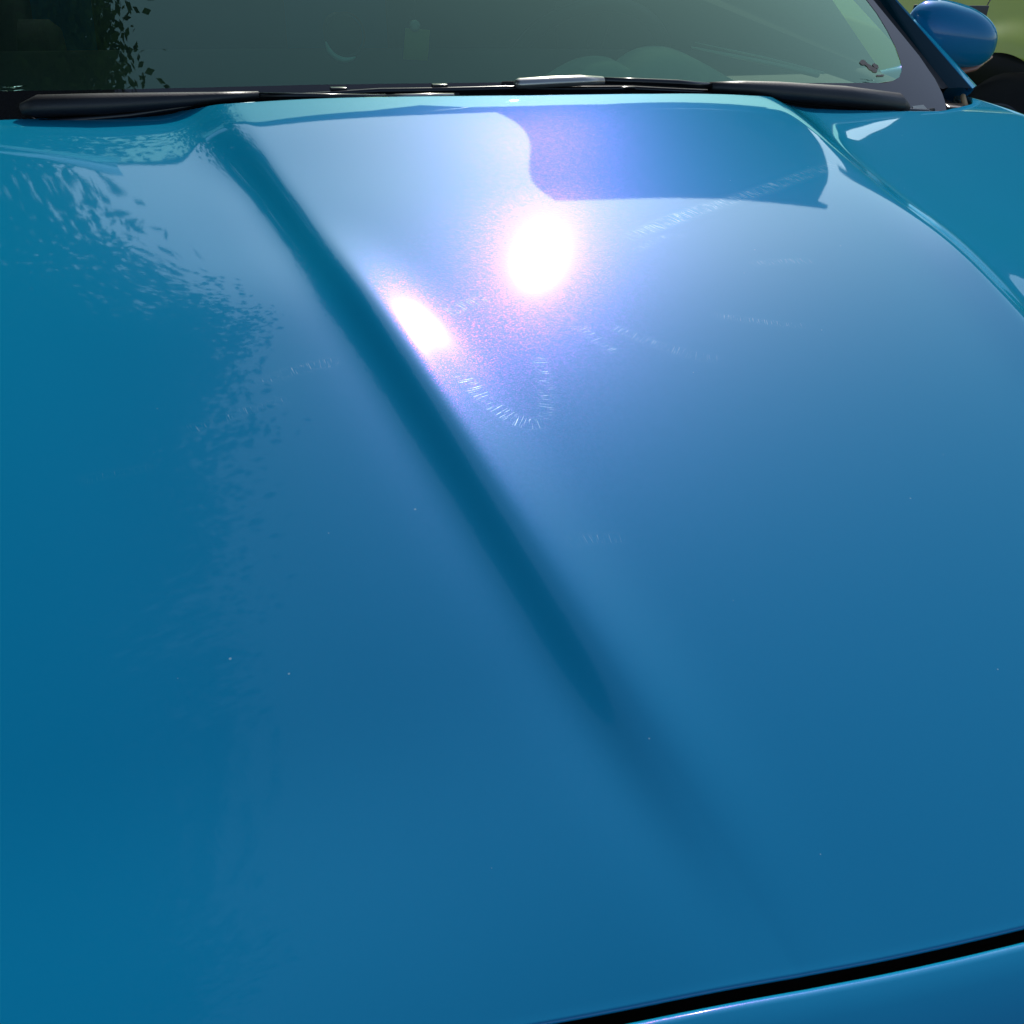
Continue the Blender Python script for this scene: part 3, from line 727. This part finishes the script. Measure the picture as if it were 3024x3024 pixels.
for z in (5.6, 6.8, 8.0, 9.2):
    for y in (.6, 1.6, 2.6):
        for k in range(2):
            rx = g.uniform(.9, 1.2); zz = z + g.uniform(-.4, .4)
            TREE_BLOBS.append(((-.6 - .144*(zz-1) - rx - .2 - 1.5*k, y + g.uniform(-.3, .3), zz), (rx, 1.0, .8)))
for z in np.arange(2.2, 5.4, .42):
    for y in (2.3, 3.1, 3.9, 4.7):
        if g.random() < .3: continue
        rx = g.uniform(.42, .7); ed = -.62 - (y+.45)*math.tan(R(8.0 if z < 3.5 else 6.5 if z > 4.4 else 5.0)) + g.uniform(-.5, .25)
        if y < .2 + .94*(z-.2)/1.9: ed = min(ed, -.6 - .144*(z-1) - .15)
        TREE_BLOBS.append(((ed-rx, y, z), (rx, .6, .42)))
        TREE_BLOBS.append(((ed-rx*2.6, y+g.uniform(-.3, .3), z+g.uniform(-.2, .2)), (rx*1.3, .7, .5)))
tree((-5.0, 4.2, 0), 'tall leafy tree standing to the left behind the blue car', (-4.6, 4.0, 6.5), TREE_BLOBS, 95, .033, 5)
TB2 = []
for z in (2.6, 3.8, 5.2, 6.6, 8.0):
    for k in range(6):
        a = g.uniform(0, 6.28); q = g.uniform(.3, 2.3)
        TB2.append(((-6.8+math.cos(a)*q, -.6+math.sin(a)*q*1.3, z+g.uniform(-.5, .5)), (1.3, 1.4, .9)))
tree((-6.8, -.6, 0), 'second leafy tree standing beside the car on its left', (-6.8, -.6, 5.5), TB2, 22, .06, 9)

def house():
    e = empty('house', (5.6, 11.0, 0), 'plain flat-roofed house standing in shade beyond the blue car', 'house')
    inv = Matrix.Translation((-5.6, -11.0, 0))
    def ch(o): o.parent = e; o.matrix_parent_inverse = inv; return o
    M_wall = plain('house_render', (.12, .10, .085), .9, var=.2, scale=2, bump=.4); M_roof = plain('roof_felt', (.07, .05, .045), .8, var=.3, scale=4, bump=.6)
    x0, x1, y0, y1, zt = 3.80, 7.45, 9.0, 13.0, 5.8
    bm = bmesh.new(); add_box(bm, ((x0+x1)/2, (y0+y1)/2, zt/2), (x1-x0, y1-y0, zt)); ch(bmobj('wall', bm, M_wall, smooth=False))
    bm = bmesh.new(); add_box(bm, ((x0+x1)/2, (y0+y1)/2, zt+.08), (x1-x0+.24, y1-y0+.24, .16), bevel=.03); ch(bmobj('roof', bm, M_roof, smooth=False))
    for x in (4.6, 6.6):
        for z in (1.5, 4.2):
            bm = bmesh.new(); add_box(bm, (x, y0-.02, z), (1.0, .08, 1.2), bevel=.01); wn = ch(bmobj('window', bm, M_black))
            bm = bmesh.new(); add_box(bm, (x, y0-.065, z), (.86, .012, 1.06)); p = bmobj('pane', bm, M_gloss); p.parent = wn
house()
def garage():
    e = empty('garage', (16.7, 10.5, 0), 'long low garage block standing in shade beyond the lime green car', 'garage')
    inv = Matrix.Translation((-16.7, -10.5, 0))
    def ch(o): o.parent = e; o.matrix_parent_inverse = inv; return o
    M_w = plain('garage_render', (.10, .10, .09), .9, var=.2, scale=2, bump=.4)
    bm = bmesh.new(); add_box(bm, (16.7, 10.5, 2.85), (12.4, 4.0, 5.7)); ch(bmobj('wall', bm, M_w, smooth=False))
    bm = bmesh.new(); add_box(bm, (16.7, 10.5, 5.77), (12.6, 4.2, .14), bevel=.03); ch(bmobj('roof', bm, M_w, smooth=False))
    for x in (12.2, 15.2, 18.2, 21.2):
        bm = bmesh.new(); add_box(bm, (x, 8.48, 1.1), (2.4, .06, 2.2), bevel=.01); ch(bmobj('door', bm, M_black))
garage()
